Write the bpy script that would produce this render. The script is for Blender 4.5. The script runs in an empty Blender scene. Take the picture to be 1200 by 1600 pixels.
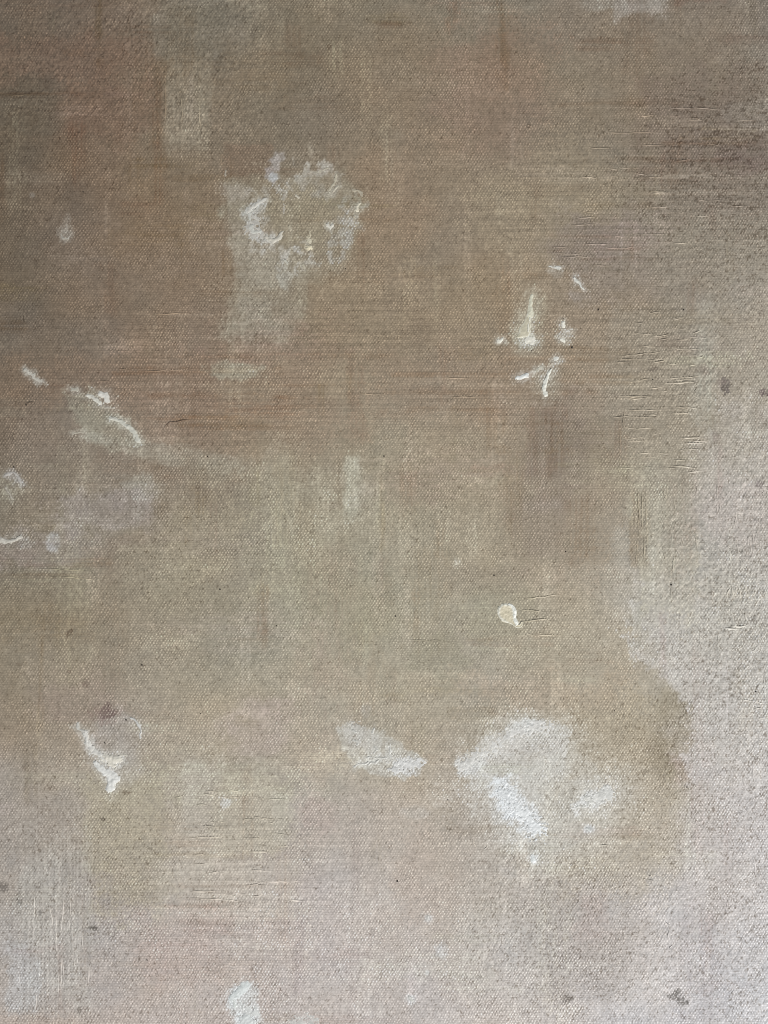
import bpy, math
import numpy as np

# ------------------------------------------------------------------ camera, light, exposure
PX = 0.28 / 1200.0                     # metres of canvas per unit of the canvas grid (1200 x 1600 in view)
def wx(u): return (u - 600.0) * PX
def wy(v): return (800.0 - v) * PX

scene = bpy.context.scene
COL = scene.collection
cam_d = bpy.data.cameras.new('camera')
cam = bpy.data.objects.new('camera', cam_d)
COL.objects.link(cam)
cam_d.sensor_fit = 'HORIZONTAL'
cam_d.sensor_width = 24.0
cam_d.lens = 26.0
cam.location = (0, 0, 0.28 * 26.0 / 24.0)
cam.rotation_euler = (0, 0, 0)
cam_d.clip_start = 0.01
cam_d.clip_end = 50
scene.camera = cam

world = bpy.data.worlds.new('World')
scene.world = world
world.use_nodes = True
world.node_tree.nodes['Background'].inputs[0].default_value = (0.90, 0.95, 1.0, 1)
world.node_tree.nodes['Background'].inputs[1].default_value = 0.30

def area(name, loc, target, sx, sy, power, col):
    l = bpy.data.lights.new(name, 'AREA')
    l.shape = 'RECTANGLE'; l.size = sx; l.size_y = sy; l.energy = power; l.color = col
    o = bpy.data.objects.new(name, l); COL.objects.link(o)
    from mathutils import Vector
    d = Vector(target) - Vector(loc)
    o.location = loc
    o.rotation_euler = d.to_track_quat('-Z', 'Y').to_euler()
    return o
area('window_light', (0.40, -0.68, 0.52), (0.0, 0.0, 0.0), 0.55, 0.50, 11.5, (1.0, 0.985, 0.965))

scene.view_settings.view_transform = 'Standard'
scene.view_settings.look = 'None'
scene.view_settings.exposure = 0.0
scene.view_settings.gamma = 1.0
scene.view_settings.use_curve_mapping = False
scene.cycles.use_denoising = False        # keeps the thread grain
scene.cycles.filter_width = 1.0

# how much light reaches the canvas (fitted to this lamp): diffuse gain and gloss, used to turn
# the paint colours mixed below into reflectances
GAIN = np.array([[0.8885, 0.8942, 0.8956], [0.1038, 0.1052, 0.1006], [0.2474, 0.2402, 0.2329], [0.0747, 0.0727, 0.0707], [-0.0058, -0.0096, -0.0103], [0.0397, 0.0403, 0.0389], [-0.0041, -0.0084, -0.0072], [-0.004, -0.0001, 0.002], [-0.0004, 0.0014, -0.0024], [0.0279, 0.0314, 0.0279]])
GLOSS = np.array([[0.0239, 0.0239, 0.0239], [0.0133, 0.0122, 0.0124], [0.0227, 0.0231, 0.0233], [0.0283, 0.0278, 0.0274], [0.002, 0.0029, 0.0033], [0.0195, 0.0198, 0.0196], [-0.007, -0.0053, -0.0049], [0.0054, 0.0048, 0.0038], [0.0073, 0.0069, 0.0081], [0.0246, 0.0222, 0.0225]])
def _terms(u, v):
    a = np.clip((u - 600) / 600.0, -1.1, 1.1)[..., None]; b = np.clip((v - 800) / 800.0, -1.1, 1.1)[..., None]
    return a, b
def _fit(c, u, v):
    a, b = _terms(np.asarray(u, float), np.asarray(v, float))
    return (c[0] + c[1] * a + c[2] * b + c[3] * a * b + c[4] * a * a + c[5] * b * b + c[6] * a ** 3 + c[7] * b ** 3 + c[8] * a * a * b + c[9] * a * b * b)
def light_gain(u, v): return _fit(GAIN, u, v)
def light_gloss(u, v): return np.maximum(_fit(GLOSS, u, v), .005)

# ------------------------------------------------------------------ noise
_T = {}
def table(seed):
    if seed not in _T:
        _T[seed] = (np.random.RandomState(seed).rand(256, 256) * 2 - 1)
    return _T[seed]
def vn(u, v, sx, sy, seed):
    t = table(seed)
    a = u / sx + 37.3 + seed * 3.17; b = v / sy + 11.7 + seed * 1.93
    i = np.floor(a).astype(int); j = np.floor(b).astype(int)
    f = a - i; g = b - j
    f = f * f * (3 - 2 * f); g = g * g * (3 - 2 * g)
    i0 = i & 255; i1 = (i + 1) & 255; j0 = j & 255; j1 = (j + 1) & 255
    return (t[i0, j0] * (1 - f) + t[i1, j0] * f) * (1 - g) + (t[i0, j1] * (1 - f) + t[i1, j1] * f) * g
def fbm(u, v, s, seed, n=3, ax=1.0, ay=1.0):
    r = 0; a = 1.0; w = 0
    for k in range(n):
        r = r + a * vn(u, v, s * ax, s * ay, seed + 101 * k); w += a
        a *= 0.55; s *= 0.5
    return r / w * 1.6
def sstep(a, b, x):
    t = np.clip((x - a) / (b - a), 0, 1)
    return t * t * (3 - 2 * t)
def lin(c):
    c = np.asarray(c, float) / 255.0
    return np.where(c <= 0.04045, c / 12.92, ((np.maximum(c, 0) + 0.055) / 1.055) ** 2.4)

# ------------------------------------------------------------------ shapes on the canvas (grid units)
def seg_dist(u, v, pts):
    """distance to a polyline and the parameter 0..1 along it"""
    best = np.full(np.shape(u), 1e9); bt = np.zeros(np.shape(u))
    n = len(pts) - 1
    for k in range(n):
        x0, y0 = pts[k][:2]; x1, y1 = pts[k + 1][:2]
        dx, dy = x1 - x0, y1 - y0
        t = np.clip(((u - x0) * dx + (v - y0) * dy) / (dx * dx + dy * dy + 1e-9), 0, 1)
        d = np.hypot(u - x0 - t * dx, v - y0 - t * dy)
        m = d < best
        best = np.where(m, d, best); bt = np.where(m, (k + t) / n, bt)
    return best, bt
def cropped(bounds):
    """work a shape out only where it can reach"""
    def deco(fn):
        def run(u, v, *a, **k):
            x0, x1, y0, y1 = bounds(*a, **k)
            u = np.asarray(u); v = np.asarray(v)
            out = np.zeros(u.size)
            uf = u.ravel(); vf = v.ravel()
            q = np.flatnonzero((uf > x0) & (uf < x1) & (vf > y0) & (vf < y1))
            if len(q): out[q] = fn(uf[q], vf[q], *a, **k)
            return out.reshape(u.shape)
        return run
    return deco
def _b_ell(cx, cy, rx, ry, soft=0.4, rot=0.0, warp=0.25, seed=1, ws=None):
    r = (max(rx, ry) if rot else None); g = 1 + soft + warp * 1.6
    return cx - (r or rx) * g, cx + (r or rx) * g, cy - (r or ry) * g, cy + (r or ry) * g
def _b_box(x0, x1, y0, y1, sx=12, sy=12, warp=8, seed=1, ws=30):
    g = 1.6 * warp
    return x0 - sx - g, x1 + sx + g, y0 - sy - g, y1 + sy + g
def _b_poly(pts, soft=10, warp=10, seed=1, ws=25):
    xs = [p[0] for p in pts]; ys = [p[1] for p in pts]; g = soft + 1.6 * warp
    return min(xs) - g, max(xs) + g, min(ys) - g, max(ys) + g
def _b_stroke(pts, w, soft=0.5, warp=3, seed=1, ws=10):
    xs = [p[0] for p in pts]; ys = [p[1] for p in pts]; g = w * (1 + soft) + 1.6 * warp
    return min(xs) - g, max(xs) + g, min(ys) - g, max(ys) + g
@cropped(_b_ell)
def ell(u, v, cx, cy, rx, ry, soft=0.4, rot=0.0, warp=0.25, seed=1, ws=None):
    ws = ws or max(8, min(rx, ry) * 0.7)
    c, s = math.cos(math.radians(rot)), math.sin(math.radians(rot))
    x = u - cx; y = v - cy
    a = (x * c + y * s) / rx; b = (-x * s + y * c) / ry
    d = np.sqrt(a * a + b * b) + warp * fbm(u, v, ws, seed, 3)
    return sstep(1 + soft, 1 - soft, d)
@cropped(_b_box)
def box(u, v, x0, x1, y0, y1, sx=12, sy=12, warp=8, seed=1, ws=30):
    n = fbm(u, v, ws, seed, 3) * warp; m = fbm(u, v, ws, seed + 7, 3) * warp
    return (sstep(x0 - sx, x0 + sx, u + n) * sstep(x1 + sx, x1 - sx, u + n) *
            sstep(y0 - sy, y0 + sy, v + m) * sstep(y1 + sy, y1 - sy, v + m))
@cropped(_b_poly)
def poly(u, v, pts, soft=10, warp=10, seed=1, ws=25):
    uu = u + fbm(u, v, ws, seed, 3) * warp; vv = v + fbm(u, v, ws, seed + 9, 3) * warp
    d, _ = seg_dist(uu, vv, list(pts) + [pts[0]])
    ins = np.zeros(np.shape(u), bool)
    n = len(pts)
    for k in range(n):
        x0, y0 = pts[k]; x1, y1 = pts[(k + 1) % n]
        if y0 == y1: continue
        cond = ((y0 > vv) != (y1 > vv)) & (uu < (x1 - x0) * (vv - y0) / (y1 - y0) + x0)
        ins ^= cond
    sd = np.where(ins, d, -d)
    return sstep(-soft, soft, sd)
@cropped(_b_stroke)
def stroke(u, v, pts, w, soft=0.5, warp=3, seed=1, ws=10):
    uu = u + fbm(u, v, ws, seed, 2) * warp; vv = v + fbm(u, v, ws, seed + 5, 2) * warp
    d, t = seg_dist(uu, vv, pts)
    return sstep(w * (1 + soft), w * (1 - soft), d)

# ------------------------------------------------------------------ the paint: what was mixed where
GX = np.arange(0, 1201, 150); GY = np.arange(0, 1601, 160)
GRID = np.array([
 [(106,94,80),(121,105,89),(122,111,94),(130,118,100),(134,122,104),(138,126,108),(140,126,109),(136,122,106),(136,125,112)],
 [(104,91,75),(118,100,83),(127,113,94),(130,116,97),(138,122,102),(140,122,102),(142,127,107),(138,124,106),(136,126,112)],
 [(110,96,78),(124,106,87),(131,114,93),(138,123,102),(144,125,102),(146,130,108),(152,138,116),(146,134,116),(150,140,124)],
 [(116,101,82),(128,110,90),(132,114,94),(140,124,103),(145,128,105),(148,131,108),(152,135,113),(150,138,120),(164,152,134)],
 [(120,104,87),(133,116,98),(139,121,102),(147,130,109),(151,136,114),(153,136,115),(153,138,118),(157,146,129),(168,158,142)],
 [(126,112,95),(136,122,106),(142,128,110),(150,137,117),(154,142,122),(155,140,119),(156,141,122),(165,155,140),(180,169,157)],
 [(128,114,96),(140,125,107),(148,134,114),(154,142,122),(157,146,126),(160,147,128),(164,151,133),(178,166,152),(187,179,170)],
 [(136,120,102),(147,132,114),(155,141,121),(160,147,128),(162,150,131),(165,151,131),(167,153,133),(170,157,138),(193,186,179)],
 [(150,138,123),(157,145,127),(166,154,136),(169,157,142),(171,159,144),(172,160,143),(178,167,149),(176,166,150),(196,189,183)],
 [(158,150,140),(166,156,145),(173,162,150),(177,165,154),(178,166,153),(181,171,157),(182,172,160),(188,180,172),(198,194,190)],
 [(160,150,138),(169,156,143),(177,164,152),(182,171,160),(183,173,163),(185,175,164),(188,180,172),(192,186,180),(200,198,196)],
], float)

def tone(v):
    v = np.clip(v, 0, 1600)[..., None]
    return np.array((0.0, 2.5, 4.5)) + v / 1600.0 * np.array((13.0, 13.0, 17.0)) + sstep(450, 950, v) * np.array((4.0, 6.5, 3.5)) + sstep(1000, 1300, v) * np.array((4.5, 2.5, 4.5))
def ground_tone(u, v):
    uu = np.clip(u + fbm(u, v, 90, 301, 3) * 38, 0, 1199.9); vv = np.clip(v + fbm(u, v, 90, 317, 3) * 38, 0, 1599.9)
    a = uu / 150.0; b = vv / 160.0
    i = np.floor(a).astype(int); j = np.floor(b).astype(int)
    f = (a - i)[..., None]; g = (b - j)[..., None]
    f = f * f * (3 - 2 * f) * 0.5 + f * 0.5; g = g * g * (3 - 2 * g) * 0.5 + g * 0.5
    return (GRID[j, i] * (1 - f) + GRID[j, i + 1] * f) * (1 - g) + (GRID[j + 1, i] * (1 - f) + GRID[j + 1, i + 1] * f) * g + tone(vv)

# every raised dab of paint: path, widths, height, colour
def all_dabs(dab):
    W1 = (226, 224, 212); W2 = (214, 214, 206); CR = (222, 214, 186); BL = (212, 216, 214)
    # cream drop and its tail
    dab([([(790.5, 956), (791.5, 959)], 14.5, 14), ([(795, 964), (808, 977)], 10, 2.5), ([(807, 977), (811, 979), (815, 976), (816, 973)], 2.2, 1.6)], 1.8, (216, 208, 184), 701,
        label='cream teardrop of thick paint with a bright rim', ragged=.08, hollow=.45, rim=.35, res=.55, wobble=.7, rimcol=(236, 236, 224), var=6)
    dab([([(795, 945.5), (801, 948), (804, 955), (803, 965), (807, 974)], 2.0, 2.4)], 2.1, (240, 241, 232), 702, label='white rim on the cream drop', ragged=.2, res=.55, wobble=.6)
    # long splayed fleck upper right
    dab([([(831, 461), (829, 478), (828.5, 491)], 1.8, 4.2)], 1.5, (212, 210, 191), 703, ragged=.35, wobble=1.0)
    dab([([(826, 495), (824, 506), (819, 519)], 2.6, 6.0), ([(818, 519), (808, 528)], 4.2, 1.0), ([(822, 512), (823, 521)], 3.0, 2.0)], 1.1, (198, 193, 172), 704, ragged=.25, rimcol=(224, 221, 204), hollow=.3)
    dab([([(827, 496), (826, 510), (824, 519)], .9, 1.1)], 1.4, (226, 224, 210), 705)
    dab([([(829, 530), (824, 533), (832, 531)], 3.0, 3.5)], 1.0, W1, 706, ragged=.7)
    dab([([(779, 533), (783, 531), (786, 529)], 3, 2)], 1.2, W1, 707, ragged=.6)
    dab([([(879, 504), (879, 509)], 2.6, 3.0)], 1.4, W1, 708)
    dab([([(885, 518), (893, 515)], 1.6, 1.2)], 1.0, W2, 709)
    dab([([(879, 531), (881, 532)], 2.6, 2.6)], 1.2, W1, 710)
    dab([([(806, 591), (815, 589), (823, 586)], 2.2, 2.8)], 1.4, (228, 230, 226), 711)
    dab([([(861, 578), (856, 589), (851, 600), (850, 610), (853, 617)], 1.6, 2.8)], 1.6, (228, 228, 218), 712, ragged=.3)
    dab([([(868, 561), (871, 559)], 2.4, 2)], 1.0, W2, 713)
    dab([([(860, 416), (866, 418), (875, 418)], 1.4, 1.3)], 1.1, W2, 714, ragged=.7)
    dab([([(898, 434), (905, 442), (912, 453)], 1.4, 1.2)], 1.1, W2, 715, ragged=.7)
    dab([([(839, 578), (846, 574)], 2.4, 1.8)], .8, (196, 192, 178), 716, ragged=.8)
    # left flecks
    dab([([(137, 619), (144, 621), (152, 626), (156, 630)], 2.6, 2.2)], 1.4, (206, 204, 194), 717, ragged=.45)
    dab([([(157, 616), (164, 618), (167, 624)], 3.4, 4.2)], 1.5, (212, 210, 202), 718, ragged=.3)
    dab([([(173, 653), (182, 655), (194, 662), (203, 669), (211, 680), (217, 688)], 2.2, 3.0)], 1.4, (202, 201, 190), 719, ragged=.45, label='pale curved fleck of raised paint')
    dab([([(40, 578), (47, 583), (54, 590), (64, 596)], 2.2, 2.0)], 1.0, (186, 182, 172), 720, ragged=.9)
    dab([([(112, 608), (120, 609)], 2.4, 2.2)], .9, (178, 174, 162), 721, ragged=.9)
    dab([([(112, 677), (130, 675)], 1.2, 1.2)], .8, (176, 170, 156), 722, ragged=.6)
    dab([([(160, 636), (172, 638), (180, 637)], 1.0, 1.2)], .8, (178, 172, 160), 723, ragged=.6)
    dab([([(0, 845), (14, 846), (24, 844), (33, 840)], 3.0, 2.0)], 1.3, (192, 188, 178), 724, ragged=.35)
    dab([([(10, 742), (20, 738), (27, 744), (34, 757)], 1.8, 1.3)], .9, (182, 178, 172), 725, ragged=.8)
    dab([([(9, 762), (15, 771), (20, 780)], 1.1, .9)], .8, (176, 170, 158), 726, ragged=.6)
    dab([([(106, 342), (103, 358)], 1.1, 1.1)], .8, (162, 155, 144), 727, ragged=.7)
    dab([([(95, 366), (98, 373), (106, 373), (110, 367)], 1.7, 1.5)], 1.0, (172, 168, 158), 728, ragged=.5)
    # ring of crumbs round the grey patch
    for k, (pts, a, b, h, c) in enumerate([
            ([(387, 328), (394, 322), (404, 316), (414, 312)], 3.2, 2.0, 1.2, (196, 194, 186)),
            ([(388, 330), (390, 342)], 3.0, 2.2, 1.0, (190, 190, 182)),
            ([(392, 355), (396, 364), (406, 362)], 2.4, 2.0, 1.0, (196, 196, 188)),
            ([(414, 370), (424, 376), (434, 374), (438, 366), (440, 362)], 2.4, 1.8, 1.3, (196, 192, 180)),
            ([(452, 354), (454, 359)], 1.4, 1.6, 1.0, (180, 172, 152)),
            ([(443, 306), (443, 332)], 2.4, 1.6, .7, (170, 164, 152)),
            ([(463, 306), (466, 309)], 2.0, 1.6, 1.1, (196, 190, 174)),
            ([(480, 372), (484, 370), (485, 362)], 2.2, 1.0, 1.2, (192, 184, 162)),
            ([(481, 387), (484, 386)], 3.6, 3.2, 1.9, (204, 196, 172)),
            ([(482, 375), (484, 378)], 2.6, 2.6, 1.5, (198, 192, 172)),
            ([(511, 352), (516, 356), (520, 352)], 2.6, 2.0, 1.2, (208, 205, 194)),
            ([(562, 318), (557, 323), (558, 328)], 1.8, 2.4, 1.4, (208, 202, 184)),
            ([(551, 297), (560, 298), (566, 305)], 1.6, 1.4, .8, (176, 168, 150)),
            ([(553, 338), (556, 352)], 1.4, 1.2, .8, (180, 172, 154)),
            ([(494, 271), (506, 266), (512, 262)], 1.6, 1.4, .8, (178, 172, 156)),
            ([(525, 274), (522, 286), (514, 300)], 1.6, 1.6, .9, (182, 176, 158)),
            ([(529, 292), (520, 300)], 1.4, 1.2, .9, (186, 180, 164)),
            ([(472, 278), (480, 264)], 1.8, 1.4, .7, (174, 168, 154)),
            ([(446, 408), (450, 412)], 1.6, 1.4, 1.0, (192, 190, 178)),
            ([(474, 414), (476, 417)], 2.0, 1.6, .9, (180, 174, 156)),
            ([(484, 230), (488, 238)], 1.4, 1.2, .7, (166, 156, 138)),
            ([(352, 266), (353, 274)], 1.2, 1.4, .8, (168, 160, 146))]):
        dab([(pts, a, b)], h, c, 740 + 9 * k, name='paint_crumb', ragged=.7)
    # white figure, lower left
    dab([([(121, 1132), (123, 1139), (130, 1143)], 2.4, 2.4)], 1.3, (196, 194, 186), 901, ragged=.5)
    dab([([(133, 1146), (137, 1160), (146, 1172), (158, 1181), (166, 1188)], 3.2, 2.6)], 2.0, (214, 212, 205), 902, ragged=.6)
    dab([([(163, 1184), (172, 1186), (184, 1186)], 5.0, 4.5), ([(172, 1190), (178, 1196)], 4.5, 2.5)], 1.9, (218, 214, 202), 903, ragged=.4,
        label='thick white wedge of paint in the left smear')
    dab([([(149, 1192), (158, 1201), (166, 1209)], 3.0, 4.5), ([(166, 1208), (181, 1216)], 5, 5.5), ([(177, 1216), (171, 1232)], 5.5, 4.5)], 1.9, (222, 222, 217), 904,
        ragged=.3, label='white hooked stroke at the foot of the left smear')
    dab([([(204, 1122), (211, 1126), (217, 1134), (221, 1144), (219, 1152)], 1.5, 1.6)], 1.4, (204, 203, 198), 905, ragged=.4)
    dab([([(190, 1180), (197, 1179)], 1.6, 1.2)], .9, (194, 190, 178), 906, ragged=.5)
    dab([([(187, 1186), (186, 1195), (179, 1202)], 1.2, 1.2)], .9, (196, 192, 182), 907, ragged=.5)
    # squiggles on the small pale cloud
    for k, (pts, a, b) in enumerate([
            ([(571, 1184), (580, 1182), (585, 1185), (596, 1183), (604, 1185)], 1.2, 1.1),
            ([(553, 1198), (562, 1194), (570, 1194), (576, 1191)], 1.5, 1.3),
            ([(576, 1195), (580, 1191), (586, 1192), (592, 1187)], 1.4, 1.4),
            ([(610, 1161), (610, 1170), (608, 1178), (612, 1184)], 1.4, 1.2),
            ([(551, 1141), (556, 1144)], 1.6, 1.4), ([(552, 1156), (560, 1158), (558, 1164)], 1.2, 1.2),
            ([(581, 1146), (584, 1140)], 1.6, 1.8), ([(586, 1168), (590, 1172), (584, 1176)], 1.2, 1.4)]):
        dab([(pts, a, b)], 1.1, (206, 205, 198), 930 + 9 * k, name='paint_squiggle', ragged=.4, res=.7)
    # thick paint dragged over the threads of the pale clouds
    for k, (parts, c, h) in enumerate([
            ([([(722, 1198), (744, 1182), (764, 1174)], 9, 11)], (208, 207, 202), .62), ([([(776, 1166), (800, 1146), (826, 1138), (856, 1136)], 11, 10)], (208, 207, 202), .62),
            ([([(788, 1236), (808, 1264), (838, 1296)], 12, 14)], (218, 221, 221), .80), ([([(902, 1262), (922, 1252), (950, 1238)], 7, 7)], (206, 206, 201), .58),
            ([([(618, 1200), (640, 1196), (656, 1194)], 9, 10)], (208, 208, 205), .66), ([([(534, 1142), (556, 1140), (582, 1150)], 9, 9)], (190, 187, 179), .55),
            ([([(570, 1170), (600, 1176), (616, 1166)], 12, 9)], (192, 188, 179), .55), ([([(846, 1180), (872, 1168)], 12, 9)], (202, 199, 191), .55),
            ([([(376, 1574), (396, 1584)], 10, 11)], (204, 206, 203), .60), ([([(398, 340), (392, 356), (402, 368)], 9, 9)], (176, 173, 165), .55),
            ([([(462, 1598), (486, 1596)], 8, 8)], (200, 199, 194), .55)]):
        dab(parts, h * .92, tuple(x + 9 for x in c), 1400 + 11 * k, name='paint_scumble', ragged=2.0, var=14)
    # white on the big cloud and the foot of the canvas
    dab([([(832, 1338), (834, 1345)], 2.6, 3.2)], 1.2, (228, 232, 230), 1010)
    dab([([(916, 1246), (924, 1252), (920, 1258)], 3.0, 2.6)], 1.0, (216, 216, 210), 1020, ragged=.9)
    dab([([(904, 1260), (914, 1260)], 2.2, 1.8)], 1.0, (212, 212, 206), 1030, ragged=.9)
    dab([([(917, 1294), (921, 1297)], 2.2, 2.0)], .9, (210, 212, 208), 1040, ragged=.7)
    dab([([(384, 1541), (372, 1552), (362, 1560)], 5.5, 4.5)], 1.1, (220, 225, 223), 1050, ragged=.45, label='bluish white stroke at the bottom edge')
    dab([([(366, 1566), (368, 1572)], 3, 2.5)], .9, (216, 220, 216), 1060, ragged=.8)
    dab([([(383, 1592), (388, 1598), (388, 1606)], 6, 8)], 1.0, (216, 220, 218), 1070, ragged=.7)
    dab([([(826, 1132), (832, 1136)], 2.2, 1.8)], .9, (214, 214, 210), 1080, ragged=.6)
    dab([([(712, 877), (714, 880)], 1.8, 1.6)], 1.1, (206, 200, 184), 1090)
    dab([([(642, 1559), (645, 1563)], 2.4, 2.0)], .9, (214, 214, 208), 1100, ragged=.6)
    dab([([(668, 1433), (669, 1437)], 2.0, 1.8)], .9, (208, 206, 200), 1110, ragged=.6)

SMEARS = []
def _note(parts, height, colour, seed, **k):
    for p in parts: SMEARS.append((p, colour, seed))
all_dabs(_note)

RIGHT_EDGE = [(1330, -90), (1300, 330), (1180, 420), (1120, 500), (1100, 640), (1080, 740), (1020, 770), (1016, 890), (980, 950),
              (982, 1005), (1010, 1045), (1040, 1058), (1058, 1085), (1082, 1112), (1072, 1140), (1086, 1155), (1066, 1180),
              (1070, 1215), (1060, 1260), (1090, 1330), (1060, 1420), (1050, 1500), (1060, 1700), (1800, 1750), (1800, -90)]

def layers(u, v):
    """list of (mask, colour as seen, opacity, grip on the thread tops)"""
    L = []
    def add(m, c, o=0.7, grip=0.35): L.append((m, c, o, grip))
    E = lambda *a, **k: ell(u, v, *a, **k)
    B = lambda *a, **k: box(u, v, *a, **k)
    # --- broad tones -------------------------------------------------
    add(B(-100, 240, 60, 125, 40, 20, 14, 11), (120, 97, 80), .55)
    add(B(90, 250, 125, 215, 30, 20, 14, 12), (121, 99, 81), .6)
    add(B(-100, 95, 140, 205, 20, 12, 10, 13), (105, 95, 80), .55)
    add(B(240, 345, -60, 92, 14, 14, 10, 14), (124, 116, 101), .6)
    add(B(258, 330, 92, 232, 5, 30, 5, 15, ws=14), (139, 128, 110), .75, .15)
    add(B(236, 256, 96, 240, 9, 26, 5, 16), (117, 101, 83), .5)
    add(B(350, 425, 225, 274, 8, 6, 4, 17), (122, 103, 85), .65)
    add(B(560, 660, 225, 380, 26, 40, 18, 18), (151, 130, 108), .3)
    add(B(690, 850, 60, 240, 40, 40, 26, 19), (141, 120, 102), .5)
    add(E(800, 90, 60, 60, .6, seed=20), (142, 119, 101), .35)
    add(E(620, 330, 60, 70, .6, seed=21), (151, 132, 109), .2)
    add(E(790, 330, 60, 60, .6, seed=22), (156, 141, 117), .5)
    add(E(900, 290, 70, 90, .6, seed=23), (153, 138, 115), .5)
    add(B(1000, 1290, 110, 345, 45, 40, 32, 24), (127, 112, 98), .62)
    add(B(860, 1010, 335, 415, 34, 22, 22, 25), (143, 131, 118), .6)
    add(B(900, 1100, 400, 470, 40, 30, 22, 26), (148, 136, 122), .5)
    add(B(1010, 1300, 250, 420, 60, 50, 40, 27), (152, 142, 125), .5)
    add(E(1180, 180, 50, 24, .6, seed=28), (152, 144, 131), .6)
    add(E(1175, 255, 44, 18, .6, seed=29), (122, 106, 96), .6)
    add(B(905, 975, -40, 18, 14, 8, 8, 30), (160, 153, 141), .7)
    add(B(960, 1040, -40, 24, 12, 12, 10, 31), (164, 157, 147), .75)
    add(B(1050, 1140, -60, 5, 10, 5, 5, 32), (128, 108, 94), .6)
    add(B(-80, 340, 560, 632, 60, 30, 16, 33), (130, 109, 89), .55)
    add(B(200, 560, 540, 700, 60, 40, 30, 34), (143, 122, 102), .5)
    add(B(210, 330, 600, 700, 30, 26, 20, 35), (137, 117, 100), .5)
    add(B(480, 790, 460, 560, 60, 50, 40, 36), (147, 131, 108), .4)
    add(B(560, 900, 555, 650, 50, 26, 22, 37), (149, 130, 109), .55)
    add(B(790, 960, 600, 900, 26, 60, 22, 38), (150, 134, 116), .6)
    add(E(655, 520, 18, 26, .6, seed=39), (134, 118, 98), .5)
    add(B(945, 1100, 480, 660, 16, 16, 10, 40), (156, 146, 129), .55, .2)
    add(B(1082, 1118, 470, 660, 16, 40, 10, 41), (174, 168, 154), .45, .25)
    add(B(960, 1005, 640, 760, 8, 26, 8, 42), (157, 144, 125), .45)
    add(B(600, 800, 690, 800, 50, 40, 30, 43), (159, 145, 124), .5)
    add(B(610, 690, 735, 790, 20, 16, 12, 44), (144, 129, 111), .45)
    add(B(690, 780, 790, 890, 18, 30, 14, 45), (164, 150, 129), .5)
    add(B(600, 700, 820, 910, 26, 26, 18, 46), (162, 149, 129), .4)
    add(B(690, 810, 880, 930, 26, 12, 12, 47), (145, 131, 114), .45)
    add(B(730, 840, 925, 1000, 26, 20, 16, 48), (156, 147, 125), .45)
    add(B(640, 730, 985, 1060, 30, 26, 24, 49), (147, 139, 119), .55)
    add(B(480, 600, 930, 1010, 40, 30, 28, 50), (152, 142, 121), .4)
    add(B(800, 960, 990, 1060, 40, 24, 22, 51), (172, 161, 144), .45)
    add(B(720, 960, 1050, 1100, 50, 22, 22, 52), (175, 155, 134), .5)
    add(B(800, 900, 1000, 1040, 30, 14, 12, 53), (160, 150, 131), .4)
    add(E(960, 1130, 70, 60, .6, seed=54), (168, 152, 129), .5)
    add(B(880, 1060, 1100, 1400, 40, 60, 30, 55), (168, 155, 132), .55)
    add(B(1026, 1084, 1072, 1215, 18, 16, 6, 56), (143, 130, 107), .9)
    add(E(1045, 1190, 30, 60, .6, seed=57), (155, 141, 120), .5)
    add(B(1050, 1080, 1180, 1225, 10, 14, 6, 58), (170, 150, 138), .6)
    add(B(985, 1014, 768, 888, 5, 10, 4, 59), (150, 135, 116), .85, .15)
    add(E(872, 700, 46, 80, .7, seed=750), (136, 121, 108), .62, .45)
    add(E(850, 800, 40, 70, .7, seed=751), (143, 128, 114), .5, .45)
    add(E(940, 372, 70, 36, .7, -8, seed=752), (134, 121, 109), .55, .5)
    add(E(1090, 200, 110, 60, .7, seed=753), (126, 111, 99), .35, .6)
    add(E(1150, 300, 70, 50, .7, seed=754), (132, 118, 106), .3, .6)
    add(E(1180, 240, 60, 18, .7, seed=755), (120, 104, 96), .35, .6)
    add(E(960, 440, 60, 40, .7, seed=756), (146, 133, 119), .4, .4)
    # --- the pale, thickly covered right side -------------------------
    add(poly(u, v, RIGHT_EDGE, 9, 11, 60, 22), (186, 178, 168), .0)
    add(poly(u, v, [(1120, 640), (1040, 800), (1000, 960), (1030, 1080), (1075, 1200), (1060, 1400), (1050, 1700), (1800, 1700), (1800, 640)], 60, 34, 660, 70), (190, 182, 174), .45, .3)
    add(poly(u, v, [(1010, 900), (985, 950), (982, 1005), (1010, 1045), (1040, 1058), (1058, 1085), (1082, 1112), (1072, 1140), (1086, 1155), (1066, 1180),
                    (1076, 1215), (1110, 1240), (1160, 1160), (1150, 1000), (1080, 900)], 8, 15, 60, 11), (193, 186, 179), .72, .5)
    add(B(1000, 1090, 760, 960, 10, 40, 12, 61) , (178, 169, 150), .6, .2)
    add(E(1150, 800, 70, 50, .7, seed=62), (186, 173, 165), .5)
    add(E(1120, 960, 60, 60, .7, seed=63), (186, 178, 164), .4)
    add(E(1110, 1330, 60, 120, .7, seed=64), (186, 179, 174), .35)
    # --- lower left ----------------------------------------------------
    add(B(140, 270, 1200, 1430, 24, 40, 22, 65), (161, 151, 127), .65)
    add(B(60, 180, 1060, 1130, 30, 26, 24, 66), (152, 134, 120), .5)
    add(B(-60, 120, 1230, 1330, 30, 26, 24, 67), (152, 142, 130), .5)
    add(B(32, 145, 1330, 1570, 16, 90, 12, 68), (166, 161, 150), .6, .15)
    add(B(5, 60, 1480, 1580, 10, 30, 12, 69), (174, 173, 170), .55, .15)
    add(B(-60, 110, 1586, 1660, 50, 16, 10, 70), (172, 154, 137), .5)
    add(E(405, 1140, 50, 50, .5, seed=71), (170, 154, 145), .5)
    add(E(440, 1110, 26, 20, .5, seed=72), (171, 153, 142), .35)
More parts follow.
